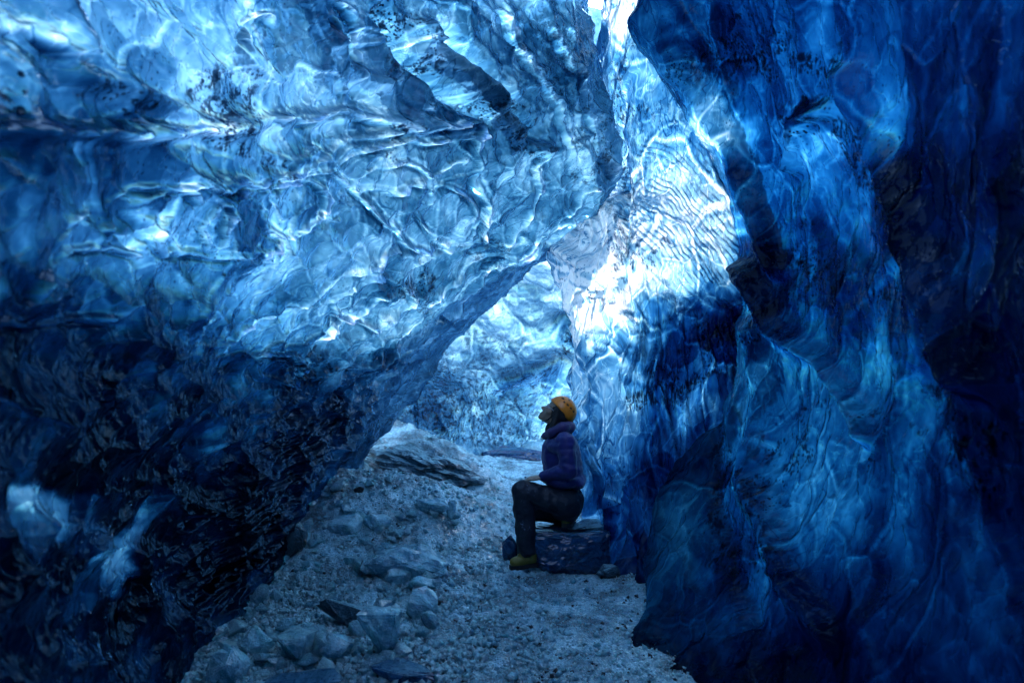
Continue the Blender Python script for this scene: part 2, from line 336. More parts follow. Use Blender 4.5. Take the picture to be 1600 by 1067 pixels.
def left_extra(p, px, py):
    h = np.zeros(len(p))
    h += .05 * crease(px, py, [(-40, 205), (120, 207), (330, 205), (420, 190), (560, 178), (650, 195), (760, 190)], 14)
    h += .02 * crease(px, py, [(210, 320), (300, 285), (480, 268), (560, 225), (640, 200), (720, 205)], 10)
    h -= .16 * crease(px, py, [(600, 20), (640, 90), (700, 150), (760, 190)], 11)
    h -= .14 * crease(px, py, [(700, 60), (760, 130), (830, 215)], 12)
    h += .10 * crease(px, py, [(660, 40), (720, 110), (790, 190), (850, 235)], 12)
    h += .03 * crease(px, py, [(850, 240), (845, 300), (800, 360), (770, 400)], 10)
    h += .08 * crease(px, py, [(480, 0), (540, 110), (600, 130)], 16)
    h += .06 * crease(px, py, [(120, 120), (250, 170), (340, 200)], 16)
    # streaky flutes running down towards the arch edge
    q = p @ np.array([[.70, .1, .2], [.1, .5, .1], [.72, .2, -.6]])
    fl = sstep(0, 1, np.clip(blobs(px, py, [(590, 520, 170, 60, -38, 1, .5), (480, 680, 190, 70, -52, 1, .5), (380, 860, 150, 60, -60, 1, .5), (860, 200, 110, 90, 60, .7, .5)]), 0, 1))
    d = p[:, 0] * .55 + p[:, 2] * -.83 + p[:, 1] * .1
    t = np.stack([d * 9.0, p[:, 1] * 1.1, (p[:, 0] * .83 + p[:, 2] * .55) * 1.4], 1)
    h += fl * .04 * ridged(t, 3, 880)
    return h
L_shade_dens = [  # left wall's dark and bright zones, shade painted as density
 (-60, 820, 420, 360, 20, 4.2, .6), (280, 750, 240, 170, -35, 2.6, .6), (40, 470, 190, 220, 0, .5, .8), (-40, 320, 110, 180, 0, .7, .6),
 (20, 140, 150, 90, 20, 1.0, .5), (170, 110, 80, 90, 30, .4, .6), (180, 580, 220, 80, -10, .4, .7), (500, 620, 110, 60, -25, .6, .6),
 (440, 780, 150, 120, -60, 1.2, .6), (320, 960, 160, 140, -50, 1.9, .5), (230, 270, 150, 55, 8, .4, .6), (540, 690, 70, 60, 0, 1.2, .5),
 (120, 240, 110, 60, 0, .5, .5), (360, 160, 45, 45, 0, .4, .7), (395, 240, 70, 30, 5, .6, .6), (860, 100, 90, 190, 0, .12, .7),
 # brighter patches, light painted in as lower density
 (560, 180, 260, 150, 10, -.15, .7), (300, 100, 200, 120, 0, -.7, .7), (640, 330, 240, 110, -20, -.1, .7), (60, 45, 90, 22, 22, -1.0, .5), (170, 212, 160, 14, 0, -.9, .5),
 (150, 830, 95, 36, 45, -3.4, .3), (205, 890, 100, 30, -50, -3.8, .3), (100, 800, 40, 46, 0, -2.6, .35), (245, 830, 26, 60, 20, -2.4, .35), (100, 350, 90, 40, 30, -.5, .5), (260, 380, 50, 60, -20, -.5, .5)]
L_silt = [(355, 165, 48, 42, 0, .9, .3), (375, 215, 24, 24, 0, 1, .3), (150, 150, 46, 18, 45, 1, .4), (20, 145, 40, 16, 10, 1, .4), (195, 155, 16, 26, 10, .9, .4),
 (620, 60, 16, 80, -22, .8, .4), (660, 100, 12, 90, -28, .8, .4), (745, 180, 34, 12, 30, 1, .4), (810, 200, 60, 9, 42, 1, .4), (640, 440, 30, 14, 0, .8, .4),
 (415, 262, 26, 10, 0, .9, .4), (330, 436, 9, 14, 0, 1, .4), (770, 395, 28, 34, 0, .5, .5), (870, 95, 70, 60, 0, .35, .6), (930, 230, 20, 60, 0, .6, .5),
 (480, 575, 60, 14, -30, .8, .4), (250, 560, 90, 20, -20, .6, .5), (620, 215, 12, 18, 20, .8, .4), (580, 690, 40, 50, 0, .5, .5)]
tv = np.concatenate([np.linspace(0, 1, 30)[:-1], np.linspace(1, 8, 690)[:-1], np.linspace(8, 9, 40)])
tu = np.concatenate([np.linspace(0, 2, 30)[:-1], np.linspace(2, 3, 90)[:-1], np.linspace(3, 8, 640)[:-1], np.linspace(8, 9, 60)])
wall('ice_wall', L_rows, len(tu), len(tv), M_left, [(.34, .085, 1, (1, .8, 1.3)), (.15, .042, 2, (1, .8, 1.2)), (.062, .012, 3, (1, 1, 1))],
     2.4, L_shade_dens, L_silt, [(560, 160, 260, 140, 0, .4, .8)], [(.6, .10, 11), (1.7, .04, 12)], tu, tv, left_extra, L_strands)

# --- far wall closing the passage
B_rows = [
 [(250, 0, 9.0), (480, 0, 10.0), (700, 5, 11.5), (860, 10, 12.0), (1000, 10, 12.0), (1200, 0, 10.0)],  # unseen top raised to keep a sun patch off the floor
 [(250, 280, 9.0), (480, 280, 9.6), (700, 300, 11.0), (850, 300, 11.6), (1000, 300, 11.6), (1200, 300, 10.0)],
 [(300, 450, 8.2), (520, 450, 9.0), (690, 460, 10.2), (840, 460, 11.0), (960, 460, 11.2), (1200, 460, 10.0)],
 [(300, 580, 7.2), (520, 585, 8.0), (680, 590, 9.2), (820, 590, 10.2), (940, 590, 10.4), (1200, 580, 9.6)],
 [(300, 660, 6.8), (520, 665, 7.6), (670, 680, 8.8), (800, 690, 10.4), (930, 690, 10.8), (1200, 690, 9.6)],
 [(300, 800, 6.6), (520, 800, 7.4), (670, 780, 8.6), (800, 740, 10.3), (930, 740, 10.8), (1200, 740, 9.6)],
]
B_shade_dens = [(720, 640, 140, 60, 10, .8, .6), (640, 600, 110, 50, -10, .45, .6), (840, 440, 90, 90, 0, -.35, .7), (880, 660, 90, 60, 0, -.05, .6), (800, 640, 26, 60, 0, .7, .6),  # light and dark of the far wall painted as density
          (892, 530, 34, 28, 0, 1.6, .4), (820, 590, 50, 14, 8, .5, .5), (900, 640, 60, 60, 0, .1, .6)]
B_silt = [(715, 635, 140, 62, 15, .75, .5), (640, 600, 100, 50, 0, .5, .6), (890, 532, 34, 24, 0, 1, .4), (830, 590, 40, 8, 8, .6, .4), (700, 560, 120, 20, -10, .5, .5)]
def back_extra(p, px, py):
    h = .35 * crease(px, py, [(800, 590), (860, 572), (930, 590)], 14)
    h += .3 * crease(px, py, [(860, 520), (930, 540)], 16)
    return h
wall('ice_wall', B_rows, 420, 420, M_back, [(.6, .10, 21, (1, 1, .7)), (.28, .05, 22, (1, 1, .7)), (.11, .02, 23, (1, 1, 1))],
     2.1, B_shade_dens, B_silt, [(800, 450, 120, 100, 0, .5, .6)], [(.5, .2, 24), (1.6, .12, 25)], extra=back_extra)

# --- fluted pillar in the middle
P_rows = [
 [(942, -360, 6.4), (935, -360, 5.9), (985, -360, 5.6), (1050, -360, 5.5), (1150, -360, 5.6), (1300, -360, 6.2)],
 [(952, -150, 6.6), (948, -150, 6.0), (990, -150, 5.6), (1045, -150, 5.5), (1130, -150, 5.6), (1260, -150, 6.2)],
 [(950, 0, 6.6), (944, 0, 6.0), (985, 0, 5.6), (1040, 0, 5.5), (1130, 0, 5.6), (1240, 0, 6.2)],
 [(948, 130, 6.8), (942, 130, 6.2), (985, 130, 5.7), (1040, 130, 5.6), (1140, 130, 5.7), (1240, 130, 6.4)],
 [(951, 270, 6.35), (950, 270, 6.2), (985, 270, 5.75), (1050, 270, 5.5), (1160, 270, 5.7), (1250, 270, 6.4)],
 [(868, 380, 6.35), (866, 380, 6.2), (930, 375, 5.6), (1020, 380, 5.3), (1170, 380, 5.5), (1260, 380, 6.2)],
 [(901, 480, 6.25), (898, 480, 6.0), (950, 480, 5.4), (1030, 480, 5.2), (1170, 480, 5.3), (1260, 480, 6.0)],
 [(928, 600, 6.9), (917, 600, 5.9), (960, 600, 5.2), (1030, 600, 5.0), (1150, 600, 5.0), (1260, 600, 5.4)],
 [(945, 740, 8.0), (913, 740, 5.7), (955, 740, 5.2), (1020, 740, 4.9), (1100, 740, 4.8), (1200, 740, 5.0)],
 [(965, 840, 7.0), (945, 840, 5.4), (975, 840, 5.0), (1015, 840, 4.7), (1080, 840, 4.5), (1180, 840, 4.8)],
 [(965, 1000, 6.6), (945, 1000, 5.2), (975, 1000, 4.8), (1015, 1000, 4.4), (1080, 1000, 4.3), (1180, 1000, 4.6)],
]
P_shade_dens = [(1000, 770, 170, 200, 0, .4, .75), (922, 410, 74, 135, 0, -1.3, .6), (1080, 385, 100, 105, -25, -.65, .6), (1000, 430, 60, 80, 0, -.15, .6), (1040, 320, 120, 60, 0, -.45, .7), (950, 560, 60, 130, 0, -.5, .7), (985, 20, 30, 56, 10, -1.3, .35), (1060, 540, 130, 60, -10, 1.6, .5),  # pillar's bright panel and dark foot, light painted as density
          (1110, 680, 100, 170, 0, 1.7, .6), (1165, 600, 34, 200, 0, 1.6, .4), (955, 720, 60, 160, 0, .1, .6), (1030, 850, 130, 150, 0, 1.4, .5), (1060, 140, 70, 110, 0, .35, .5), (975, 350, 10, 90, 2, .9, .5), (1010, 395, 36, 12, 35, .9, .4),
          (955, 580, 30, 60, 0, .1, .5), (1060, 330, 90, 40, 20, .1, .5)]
P_silt = [(976, 370, 8, 110, 2, .9, .5), (1000, 398, 34, 14, 38, 1, .4), (930, 452, 16, 5, 5, 1, .3), (1130, 545, 50, 30, -20, .9, .5), (1080, 585, 70, 20, -30, .9, .5), (1000, 500, 26, 40, 0, .4, .6),
          (965, 230, 12, 90, 5, .7, .5), (1000, 250, 60, 70, 0, .3, .6), (1125, 290, 60, 70, 20, .3, .6), (1040, 610, 30, 20, -40, .9, .4), (1042, 135, 12, 7, 0, 1, .3), (960, 150, 12, 80, 15, .6, .5)]
cP = W(700, 640, 5.5)
def pillar_extra(p, px, py):
    r = np.hypot(p[:, 0] - cP[0], (p[:, 2] - cP[2]) * 1.0)
    r = r + .03 * fbm(p * 2.2, 3, 610) + .5 * (p[:, 0] - cP[0]) * 0.12
    m = np.clip(blobs(px, py, [(1085, 350, 105, 150, -28, 1, .25)], 10), 0, 1)
    ph = r / .045 + .5 * fbm(p * 3.5, 4, 620, .6)
    fl = np.abs(np.sin(math.pi * ph)) ** .7
    h = m * .021 * fl * np.clip(0.65 + 1.0 * fbm(p * 6, 2, 630), .1, 1.4)
    # long vertical flutes elsewhere
    m2 = 1 - m
    t = np.stack([p[:, 0] * 9 + .8 * fbm(p * 1.1, 2, 640), p[:, 1] * 2, p[:, 2] * 1.3], 1)
    low = sstep(420, 560, py)
    h += m2 * (.04 + .04 * low) * ridged(t, 3, 650)
    h -= .10 * crease(px, py, [(962, 200), (976, 300), (974, 420), (980, 480)], 7)
    h += .10 * crease(px, py, [(870, 385), (925, 415), (930, 450)], 9)
    h -= .08 * crease(px, py, [(915, 451), (948, 453)], 5)
    return h
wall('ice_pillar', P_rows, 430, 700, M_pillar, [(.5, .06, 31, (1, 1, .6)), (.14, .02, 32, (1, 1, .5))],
     1.45, P_shade_dens, P_silt, [(925, 430, 70, 110, 0, 1, .5), (1080, 370, 90, 110, -25, 1, .4), (985, 30, 30, 60, 0, .8, .4)], [(.8, .10, 33), (2.4, .04, 34)],
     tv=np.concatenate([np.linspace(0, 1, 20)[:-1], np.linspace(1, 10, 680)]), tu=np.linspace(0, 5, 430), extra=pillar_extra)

# --- right wall, nearest the camera
R_rows = [
 [(1020, -300, 6.2), (975, -300, 4.5), (1100, -300, 3.7), (1240, -320, 3.0), (1420, -360, 2.3), (1640, -420, 1.65), (2150, -560, 1.0), ('w', 1.5, -1.0, 2.9), ('w', 1.7, -3.2, 3.0)],
 [(1020, -140, 6.4), (975, -140, 4.55), (1095, -140, 3.8), (1245, -140, 3.1), (1410, -140, 2.4), (1620, -140, 1.7), (2150, -220, 1.05), ('w', 1.5, -1.0, 2.4), ('w', 1.7, -3.2, 2.6)],
 [(1040, 0, 6.5), (1000, 0, 4.5), (1120, 0, 3.8), (1260, 0, 3.1), (1420, 0, 2.4), (1620, 0, 1.7), (2150, 0, 1.05), ('w', 1.5, -1.0, 2.0), ('w', 1.7, -3.2, 2.1)],
 [(1100, 110, 6.5), (1060, 110, 4.5), (1160, 110, 3.85), (1285, 110, 3.1), (1435, 110, 2.4), (1625, 110, 1.7), (2150, 110, 1.05), ('w', 1.5, -1.0, 1.8), ('w', 1.7, -3.2, 1.8)],
 [(1160, 220, 6.5), (1126, 220, 4.45), (1205, 220, 3.8), (1310, 220, 3.1), (1450, 220, 2.4), (1630, 220, 1.7), (2150, 250, 1.05), ('w', 1.5, -1.0, 1.6), ('w', 1.7, -3.2, 1.6)],
 [(1200, 350, 6.3), (1162, 350, 4.4), (1235, 350, 3.75), (1330, 350, 3.1), (1460, 350, 2.4), (1630, 350, 1.7), (2150, 400, 1.05), ('w', 1.5, -1.0, 1.4), ('w', 1.7, -3.2, 1.4)],
 [(1200, 480, 6.0), (1164, 480, 4.4), (1235, 480, 3.75), (1330, 480, 3.1), (1460, 480, 2.4), (1630, 480, 1.7), (2150, 550, 1.05), ('w', 1.5, -1.0, 1.2), ('w', 1.7, -3.2, 1.2)],
 [(1180, 600, 5.6), (1138, 600, 4.5), (1225, 600, 3.8), (1320, 600, 3.15), (1460, 600, 2.45), (1630, 600, 1.75), (2150, 700, 1.05), ('w', 1.5, -1.0, .9), ('w', 1.7, -3.2, .9)],
 [(1110, 740, 5.2), (1052, 740, 4.6), (1165, 740, 3.9), (1280, 740, 3.2), (1430, 740, 2.5), (1620, 740, 1.8), (2150, 850, 1.05), ('w', 1.5, -1.0, .6), ('w', 1.7, -3.2, .6)],
 [(1050, 860, 5.0), (998, 860, 4.45), (1100, 860, 3.9), (1230, 860, 3.25), (1400, 860, 2.55), (1610, 860, 1.85), (2150, 1000, 1.05), ('w', 1.5, -1.0, .3), ('w', 1.7, -3.2, .3)],
 [(1060, 945, 4.8), (1008, 945, 4.05), (1080, 955, 3.7), (1200, 970, 3.15), (1380, 980, 2.5), (1600, 990, 1.85), (2150, 1150, 1.05), ('w', 1.5, -1.0, 0), ('w', 1.7, -3.2, 0)],
 [(1040, 1030, 4.6), (985, 1015, 3.65), (1060, 1090, 3.2), (1150, 1130, 2.9), (1340, 1250, 2.4), (1580, 1500, 1.8), (2150, 2400, 1.05), ('w', 1.5, -1.0, -.3), ('w', 1.7, -3.2, -.3)],
]
R_shade_dens = [(1075, 125, 26, 130, -32, -1.5, .6), (1152, 290, 22, 130, -8, -1.4, .6), (1160, 420, 18, 60, 0, -1.0, .6), (1600, 980, 260, 120, 0, -.8, .7), (1600, 420, 220, 420, 0, 1.9, .6), (1620, 960, 260, 240, 0, 1.2, .6), (1350, 1060, 330, 60, 0, .9, .6), (1480, 320, 190, 90, -35, 1.2, .5), (1400, 180, 170, 80, -25, -.5, .6), (1330, 60, 220, 80, 0, .5, .6),  # right wall's lit rim and dark edges painted as density
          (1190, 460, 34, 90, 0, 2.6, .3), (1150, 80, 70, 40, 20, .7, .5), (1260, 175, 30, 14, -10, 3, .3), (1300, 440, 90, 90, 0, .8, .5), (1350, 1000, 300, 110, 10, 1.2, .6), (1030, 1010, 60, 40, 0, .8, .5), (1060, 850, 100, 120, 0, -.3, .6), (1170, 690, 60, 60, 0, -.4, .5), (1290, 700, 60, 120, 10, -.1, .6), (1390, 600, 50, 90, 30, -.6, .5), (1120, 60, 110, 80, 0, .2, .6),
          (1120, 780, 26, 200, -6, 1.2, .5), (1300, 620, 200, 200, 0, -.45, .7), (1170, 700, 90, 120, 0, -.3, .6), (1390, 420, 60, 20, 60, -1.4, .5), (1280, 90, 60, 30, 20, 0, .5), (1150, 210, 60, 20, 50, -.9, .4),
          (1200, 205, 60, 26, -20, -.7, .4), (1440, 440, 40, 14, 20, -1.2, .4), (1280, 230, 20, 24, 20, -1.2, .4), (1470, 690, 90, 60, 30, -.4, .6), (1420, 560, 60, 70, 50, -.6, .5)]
R_silt = [(1400, 470, 50, 12, 55, .8, .5), (1330, 200, 60, 14, 50, .7, .5), (1240, 690, 10, 50, 5, .8, .5), (1190, 790, 12, 60, -15, .8, .5), (1290, 640, 20, 10, 30, .8, .5), (1165, 90, 46, 30, 35, 1, .4), (1235, 60, 90, 10, 25, .8, .4), (1290, 110, 46, 16, 45, .9, .4), (1110, 110, 40, 40, 0, .5, .5), (1256, 180, 24, 12, -15, 1, .3), (1350, 260, 90, 16, 55, .7, .4),
          (1190, 480, 16, 40, 0, 1, .3), (1270, 420, 60, 40, 30, .7, .5), (1130, 760, 16, 180, -8, .8, .5), (1190, 880, 20, 20, 0, .9, .4), (1370, 680, 12, 36, 0, .9, .4), (1545, 720, 34, 60, -20, .7, .5), (1510, 660, 60, 20, 50, .7, .4), (1205, 800, 14, 14, 0, .9, .4)]
def right_extra(p, px, py):
    h = .10 * crease(px, py, [(1170, 420), (1230, 520), (1300, 570), (1350, 650), (1370, 690)], 12)
    h += .10 * crease(px, py, [(1185, 520), (1200, 620), (1180, 760), (1230, 900), (1300, 1000)], 20)
    h -= .05 * crease(px, py, [(1110, 640), (1120, 760), (1150, 900), (1180, 970)], 14)
    h += .12 * crease(px, py, [(1005, 20), (1080, 130), (1150, 230), (1180, 330), (1220, 420)], 12)
    h += .10 * crease(px, py, [(1330, 120), (1380, 220), (1450, 330), (1490, 450), (1560, 600)], 22)
    h += .10 * crease(px, py, [(1240, 260), (1270, 180), (1300, 170)], 12)
    t = np.stack([p[:, 1] * 5 + p[:, 0] * 3 + .9 * fbm(p * 1.1, 2, 740), p[:, 0], p[:, 2] * .9 + p[:, 1] * .4], 1)
    return h + .012 * ridged(t * .5, 2, 750)
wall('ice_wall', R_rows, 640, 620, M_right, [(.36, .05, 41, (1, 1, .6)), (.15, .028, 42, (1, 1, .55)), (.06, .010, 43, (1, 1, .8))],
     3.55, R_shade_dens, R_silt, [], [(.7, .06, 44), (2.0, .03, 45)],
     tv=np.concatenate([np.linspace(0, 1, 20)[:-1], np.linspace(1, 11, 600)]),
     tu=np.concatenate([np.linspace(0, 1, 60)[:-1], np.linspace(1, 5, 480)[:-1], np.linspace(5, 6, 70)[:-1], np.linspace(6, 8, 34)]), extra=right_extra)

# ------------------------------------------------------------------ floor
def floor_z(x, y):
    q = np.stack([x, y, np.zeros_like(x)], 1)
    z = .045 * fbm(q * .9, 3, 100)
    def bump(cx, cy_, rx, ry, an, h, pw=1.0):
        c, s = math.cos(R(an)), math.sin(R(an)); dx, dy = x - cx, y - cy_
        r2 = ((dx * c + dy * s) / rx) ** 2 + ((-dx * s + dy * c) / ry) ** 2
        return h * np.exp(-r2 ** pw)
    z += bump(-1.35, 6.0, 1.25, .95, 15, .46, 1.4) + bump(-1.2, 4.7, .9, .6, 0, .14) + bump(-.9, 3.6, .9, .35, 0, .07)
    z += bump(-1.5, 8.2, 1.5, .55, -28, .50, 2.0) + bump(-2.2, 9.2, 1.8, .9, -10, .5)
    z += bump(.3, 10.8, 1.4, .5, 0, .18, 2) + bump(.9, 3.1, .3, .5, 0, -.03)
    edge = np.clip((np.abs(x) - 2.6) / 2, 0, 1); z += edge * .3
    return z
nx, ny = 620, 900
tx = np.linspace(-1, 1, nx); ty = np.linspace(0, 1, ny)
Y = 1.2 + 12.8 * ty ** 1.8; Xh = np.interp(Y, [1.2, 3.0, 6, 14], [2.2, 2.4, 3.6, 5.0])
FX = tx[None, :] * Xh[:, None]; FY = np.repeat(Y[:, None], nx, 1)
fx, fy = FX.ravel(), FY.ravel()
fz = floor_z(fx, fy); q = np.stack([fx, fy, fz], 1)
rub = np.exp(-(((fx + 1.2) / 1.5) ** 2) ** 2) * sstep(2.5, 3.3, fy)        # rubbly on the left, trodden grit on the right
f1, f2, c1 = voro(warp(q, 3, .05, 3) * 9.0, 61); fz += rub * .035 * (c1 - .3) * (1 - sstep(.3, .6, f1))
f1, f2, c2 = voro(q * 26.0, 62); fz += (.004 + .010 * rub) * c2 * (1 - sstep(.2, .6, f1)) * 1.3
fz += .006 * fbm(q * 14, 3, 63) + .02 * rub * fbm(q * 5, 3, 64)
def grit_material():
    m = NT('ice_grit'); v = m.n('ShaderNodeTexCoord').outputs['Object']
    a = m.noise(v, 55, 6, .75); b = m.noise(m.warped(v, 4, .2), 3.0, 5, .65); c = m.voro(v, 90.0); d = m.voro(v, 34.0)
    silt = m.math('MULTIPLY', m.ramp(b, .40, .60), m.ramp(a, .30, .56))
    col = m.mixc(m.ramp(a, .3, .7), (.28, .56, .64, 1), (.58, .91, .97, 1))
    col = m.mixc(m.math('MULTIPLY', silt, .85), col, (.035, .05, .06, 1))
    col = m.mixc(m.ramp(d, .10, .20, .8, 0.0), col, (.02, .03, .04, 1))
    h = m.math('ADD', m.math('MULTIPLY', a, .012), m.math('MULTIPLY', c, .012))
    bp = m.n('ShaderNodeBump'); bp.inputs['Strength'].default_value = 1; bp.inputs['Distance'].default_value = 1.0; m.l(h, bp.inputs['Height'])
    pr = m.n('ShaderNodeBsdfPrincipled'); m.l(col, pr.inputs['Base Color']); m.l(bp.outputs[0], pr.inputs['Normal'])
    m.l(m.ramp(a, .3, .7, .08, .4), pr.inputs['Roughness']); pr.inputs['IOR'].default_value = 1.4
    pr.inputs['Coat Weight'].default_value = .5; pr.inputs['Coat Roughness'].default_value = .06
    m.l(pr.outputs[0], m.out.inputs[0]); return m.m
M_grit = grit_material()
me = mesh_np('cave_floor', np.stack([fx, fy, fz], 1), grid_faces(nx, ny)[:, ::-1]); tag(link('cave_floor', me, M_grit), kind='structure')
# the glacier's bed under everything
M_dark = lump_material('dirty_glacier_ice', (.10, .16, .22), .5)
me = mesh_np('ground', np.array([(-60, -60, -.45), (60, -60, -.45), (60, 60, -.45), (-60, 60, -.45)], float), np.array([[0, 1, 2, 3]])); tag(link('ground', me, M_dark), kind='structure')
# unseen ceiling overhead, and end wall behind the camera, both added to block light
def edge_curve(row, ys):
    c = catmull(np.array([np.array(q[1:]) if q[0] == 'w' else W(*q) for q in row], float), np.linspace(0, len(row) - 1, 200))
    o = np.argsort(c[:, 1]); return np.interp(ys, c[o, 1], c[o, 0]), np.interp(ys, c[o, 1], c[o, 2])
ys = np.linspace(-3.2, 1.8, 120)
lx, lz = edge_curve(L_rows[0][:-1], ys); rx, rz = edge_curve(R_rows[0][1:], ys)
t = np.linspace(-.12, 1.12, 50)[None, :]
RX = lx[:, None] * (1 - t) + rx[:, None] * t; RZ = lz[:, None] * (1 - t) + rz[:, None] * t + .35 * np.sin(np.clip(t, 0, 1) * math.pi) - .12
rv = np.stack([RX, np.repeat(ys[:, None], 50, 1), RZ], -1).reshape(-1, 3); rv[:, 2] += .1 * fbm(rv * 1.5, 3, 910)
me = mesh_np('unseen_ceiling', rv, grid_faces(50, 120), {'dens': np.full(len(rv), 2.6), 'silt': np.zeros(len(rv)), 'white': np.zeros(len(rv))}); tag(link('unseen_ceiling', me, M_right), kind='structure')
EX, EZ = np.meshgrid(np.linspace(-2.4, 2.4, 50), np.linspace(-.6, 3.6, 44))
hv = np.stack([EX, -3.0 - .35 * EX ** 2 * .2, EZ], -1).reshape(-1, 3); hv[:, 1] += .15 * fbm(hv, 3, 900)
me = mesh_np('ice_wall', hv, grid_faces(50, 44)); tag(link('ice_wall', me, M_dark), kind='structure')

# ------------------------------------------------------------------ loose ice
M_frost = lump_material('frosted_ice', (.52, .88, .92), .14, .0, 9, (.20, .46, .55), .5, .9)
M_clear = lump_material('clear_ice', (.50, .86, .92), .06, .12, 9, (.12, .34, .44), .8, 1.0)
for mm in (M_frost, M_clear):
    b_ = [n for n in mm.node_tree.nodes if n.type == 'BSDF_PRINCIPLED'][0]
    b_.inputs['Subsurface Weight'].default_value = .5; b_.inputs['Subsurface Radius'].default_value = (.3, .8, 1.0); b_.inputs['Subsurface Scale'].default_value = .06
M_blue = lump_material('blue_ice', (.010, .10, .26), .2, .1, 9, (.003, .03, .09), .8, .8, top=(.07, .22, .34))
M_dirty = lump_material('dirty_ice', (.06, .15, .20), .3, 0, 7, (.006, .016, .024), .95, .6, top=(.24, .46, .50))
M_stone = lump_material('dark_stone', (.03, .04, .05), .45, 0, 12, (.01, .012, .015), .6, .2)

def rock_mesh(name, dims, seed, npts=16, sub=2, rough=.06, bev=.05, flat=0.0, pts=None):
    """an irregular broken block: the hull of random points, edges worn, faces roughened. Base at z=0"""
    rg = random.Random(seed); bm = bmesh.new()
    if pts is None:
        pts = []
        for k in range(npts):
            v = Vector((rg.gauss(0, 1), rg.gauss(0, 1), rg.gauss(0, 1))).normalized() * rg.uniform(.82, 1.0)
            pts.append((v.x, v.y, max(v.z, -1 + flat)))
    for p in pts: bm.verts.new(p)
    r = bmesh.ops.convex_hull(bm, input=bm.verts[:])
    bmesh.ops.delete(bm, geom=list({g for g in r['geom_interior'] + r['geom_unused'] if isinstance(g, bmesh.types.BMVert)}), context='VERTS')
    if bev: bmesh.ops.bevel(bm, geom=bm.edges[:], offset=bev, segments=2, affect='EDGES', clamp_overlap=True)
    bmesh.ops.triangulate(bm, faces=bm.faces[:])
    for k in range(sub):
        bmesh.ops.subdivide_edges(bm, edges=[e for e in bm.edges if e.calc_length() > .28 / (k + 1)], cuts=1, use_grid_fill=True)
        bmesh.ops.triangulate(bm, faces=bm.faces[:])
    co = np.array([v.co[:] for v in bm.verts]); nn = np.array([v.normal[:] for v in bm.verts])
    d = rough * (fbm(co * 1.8 + seed, 3, seed) + .5 * ridged(co * 3 + seed, 2, seed + 3))
    co = co + nn * d[:, None]; co[:, 2] -= co[:, 2].min(); co *= np.array(dims) / (co.max(0) - co.min(0))
    for v, c in zip(bm.verts, co): v.co = c
    me = bpy.data.meshes.new(name); bm.to_mesh(me); bm.free(); return me
def fz_at(x, y): return float(floor_z(np.array([x]), np.array([y]))[0])
def rock(name, cat, label, px, py, d, dims, seed, mat, rot=(0, 0, 0), sink=.12, z=None, smooth=False, group=None, **kw):
    """px, py: middle of the block's foot in the photo"""
    me = rock_mesh(name, dims, seed, **kw); o = link(name, me, mat, smooth=smooth)
    w = W(px, py, d); zz = fz_at(w[0], w[1]) if z is None else z
    o.location = (w[0], w[1], zz - sink * dims[2]); o.rotation_euler = tuple(R(a) for a in rot)
    return tag(o, label, cat, group)
def ground_d(px, py):
    """distance at which the view through (px, py) meets the floor"""
    ds = np.linspace(2.2, 12, 400); x = (px - 800) / FPX * ds; z = CAM_Z - (py - HZ) / FPX * ds
    k = np.argmax(z <= floor_z(x, ds)); return ds[k]
def G(px, py): return px, py, ground_d(px, py)

rock('ice_chunk', 'ice chunk', 'clear triangular ice chunk standing on its point at the bottom of the rubble', *G(598, 1024), (.21, .15, .25), 5, M_clear, (8, 0, -10), .06,
     pts=[(-1, -.4, .9), (-.8, .6, 1), (.75, -.5, 1), (.8, .6, .85), (.1, -.3, -1), (.3, .3, -1), (.7, 0, -.2), (-.5, .1, .0), (0, -.8, .4), (.1, .7, .9), (.45, -.5, -.5)], bev=.08, rough=.08)
rock('ice_chunk', 'ice chunk', 'rounded cracked ice chunk at the right edge of the rubble beside the path', *G(658, 968), (.18, .16, .20), 8, M_clear, (0, 0, 20), .1)
rock('ice_chunk', 'ice chunk', 'pale flat ice chunk lying behind the rounded cracked chunk', *G(660, 925), (.19, .14, .10), 9, M_frost, (0, 8, 30), .1)
rock('ice_block', 'ice block', 'large cracked see-through ice block half buried in the middle of the rubble', *G(628, 896), (.56, .40, .30), 12, M_clear, (-6, 4, 12), .38, npts=26, rough=.12)
rock('ice_block', 'ice block', 'dark rounded ice block against the foot of the left wall', *G(452, 868), (.22, .26, .28), 14, M_dirty, (0, 0, 40), .1)
rock('ice_chunk', 'ice chunk', 'frosted white ice chunk in the lower left of the rubble', *G(400, 1018), (.18, .16, .14), 16, M_frost, (0, 0, 10), .1)
rock('ice_chunk', 'ice chunk', 'wide bluish ice chunk between the frosted white chunk and the shell shaped one', *G(466, 1026), (.19, .16, .15), 17, M_clear, (5, 0, 70), .1)
rock('ice_chunk', 'ice chunk', 'shell shaped clear ice chunk with curved cracks left of the triangular chunk', *G(524, 1028), (.17, .15, .13), 19, M_clear, (0, 10, 0), .1)
rock('ice_slab', 'ice slab', 'dark dirty ice slab sloping down behind the triangular chunk', *G(560, 978), (.42, .18, .11), 21, M_dirty, (0, 14, -8), .1, npts=12, bev=.02)
rock('ice_block', 'ice block', 'greenish blue ice block in the bottom left corner of the rubble', *G(356, 1062), (.20, .18, .18), 23, M_clear, (0, 0, 33), .15)
rock('ice_slab', 'ice slab', 'dark blue ice slab lying across the bottom of the rubble', *G(470, 1075), (.44, .16, .07), 25, M_blue, (0, -6, 5), .2, npts=12)
rock('ice_slab', 'ice slab', 'dim blue ice slab below the triangular chunk', *G(640, 1056), (.34, .14, .08), 26, M_blue, (0, 8, -8), .3, npts=12)
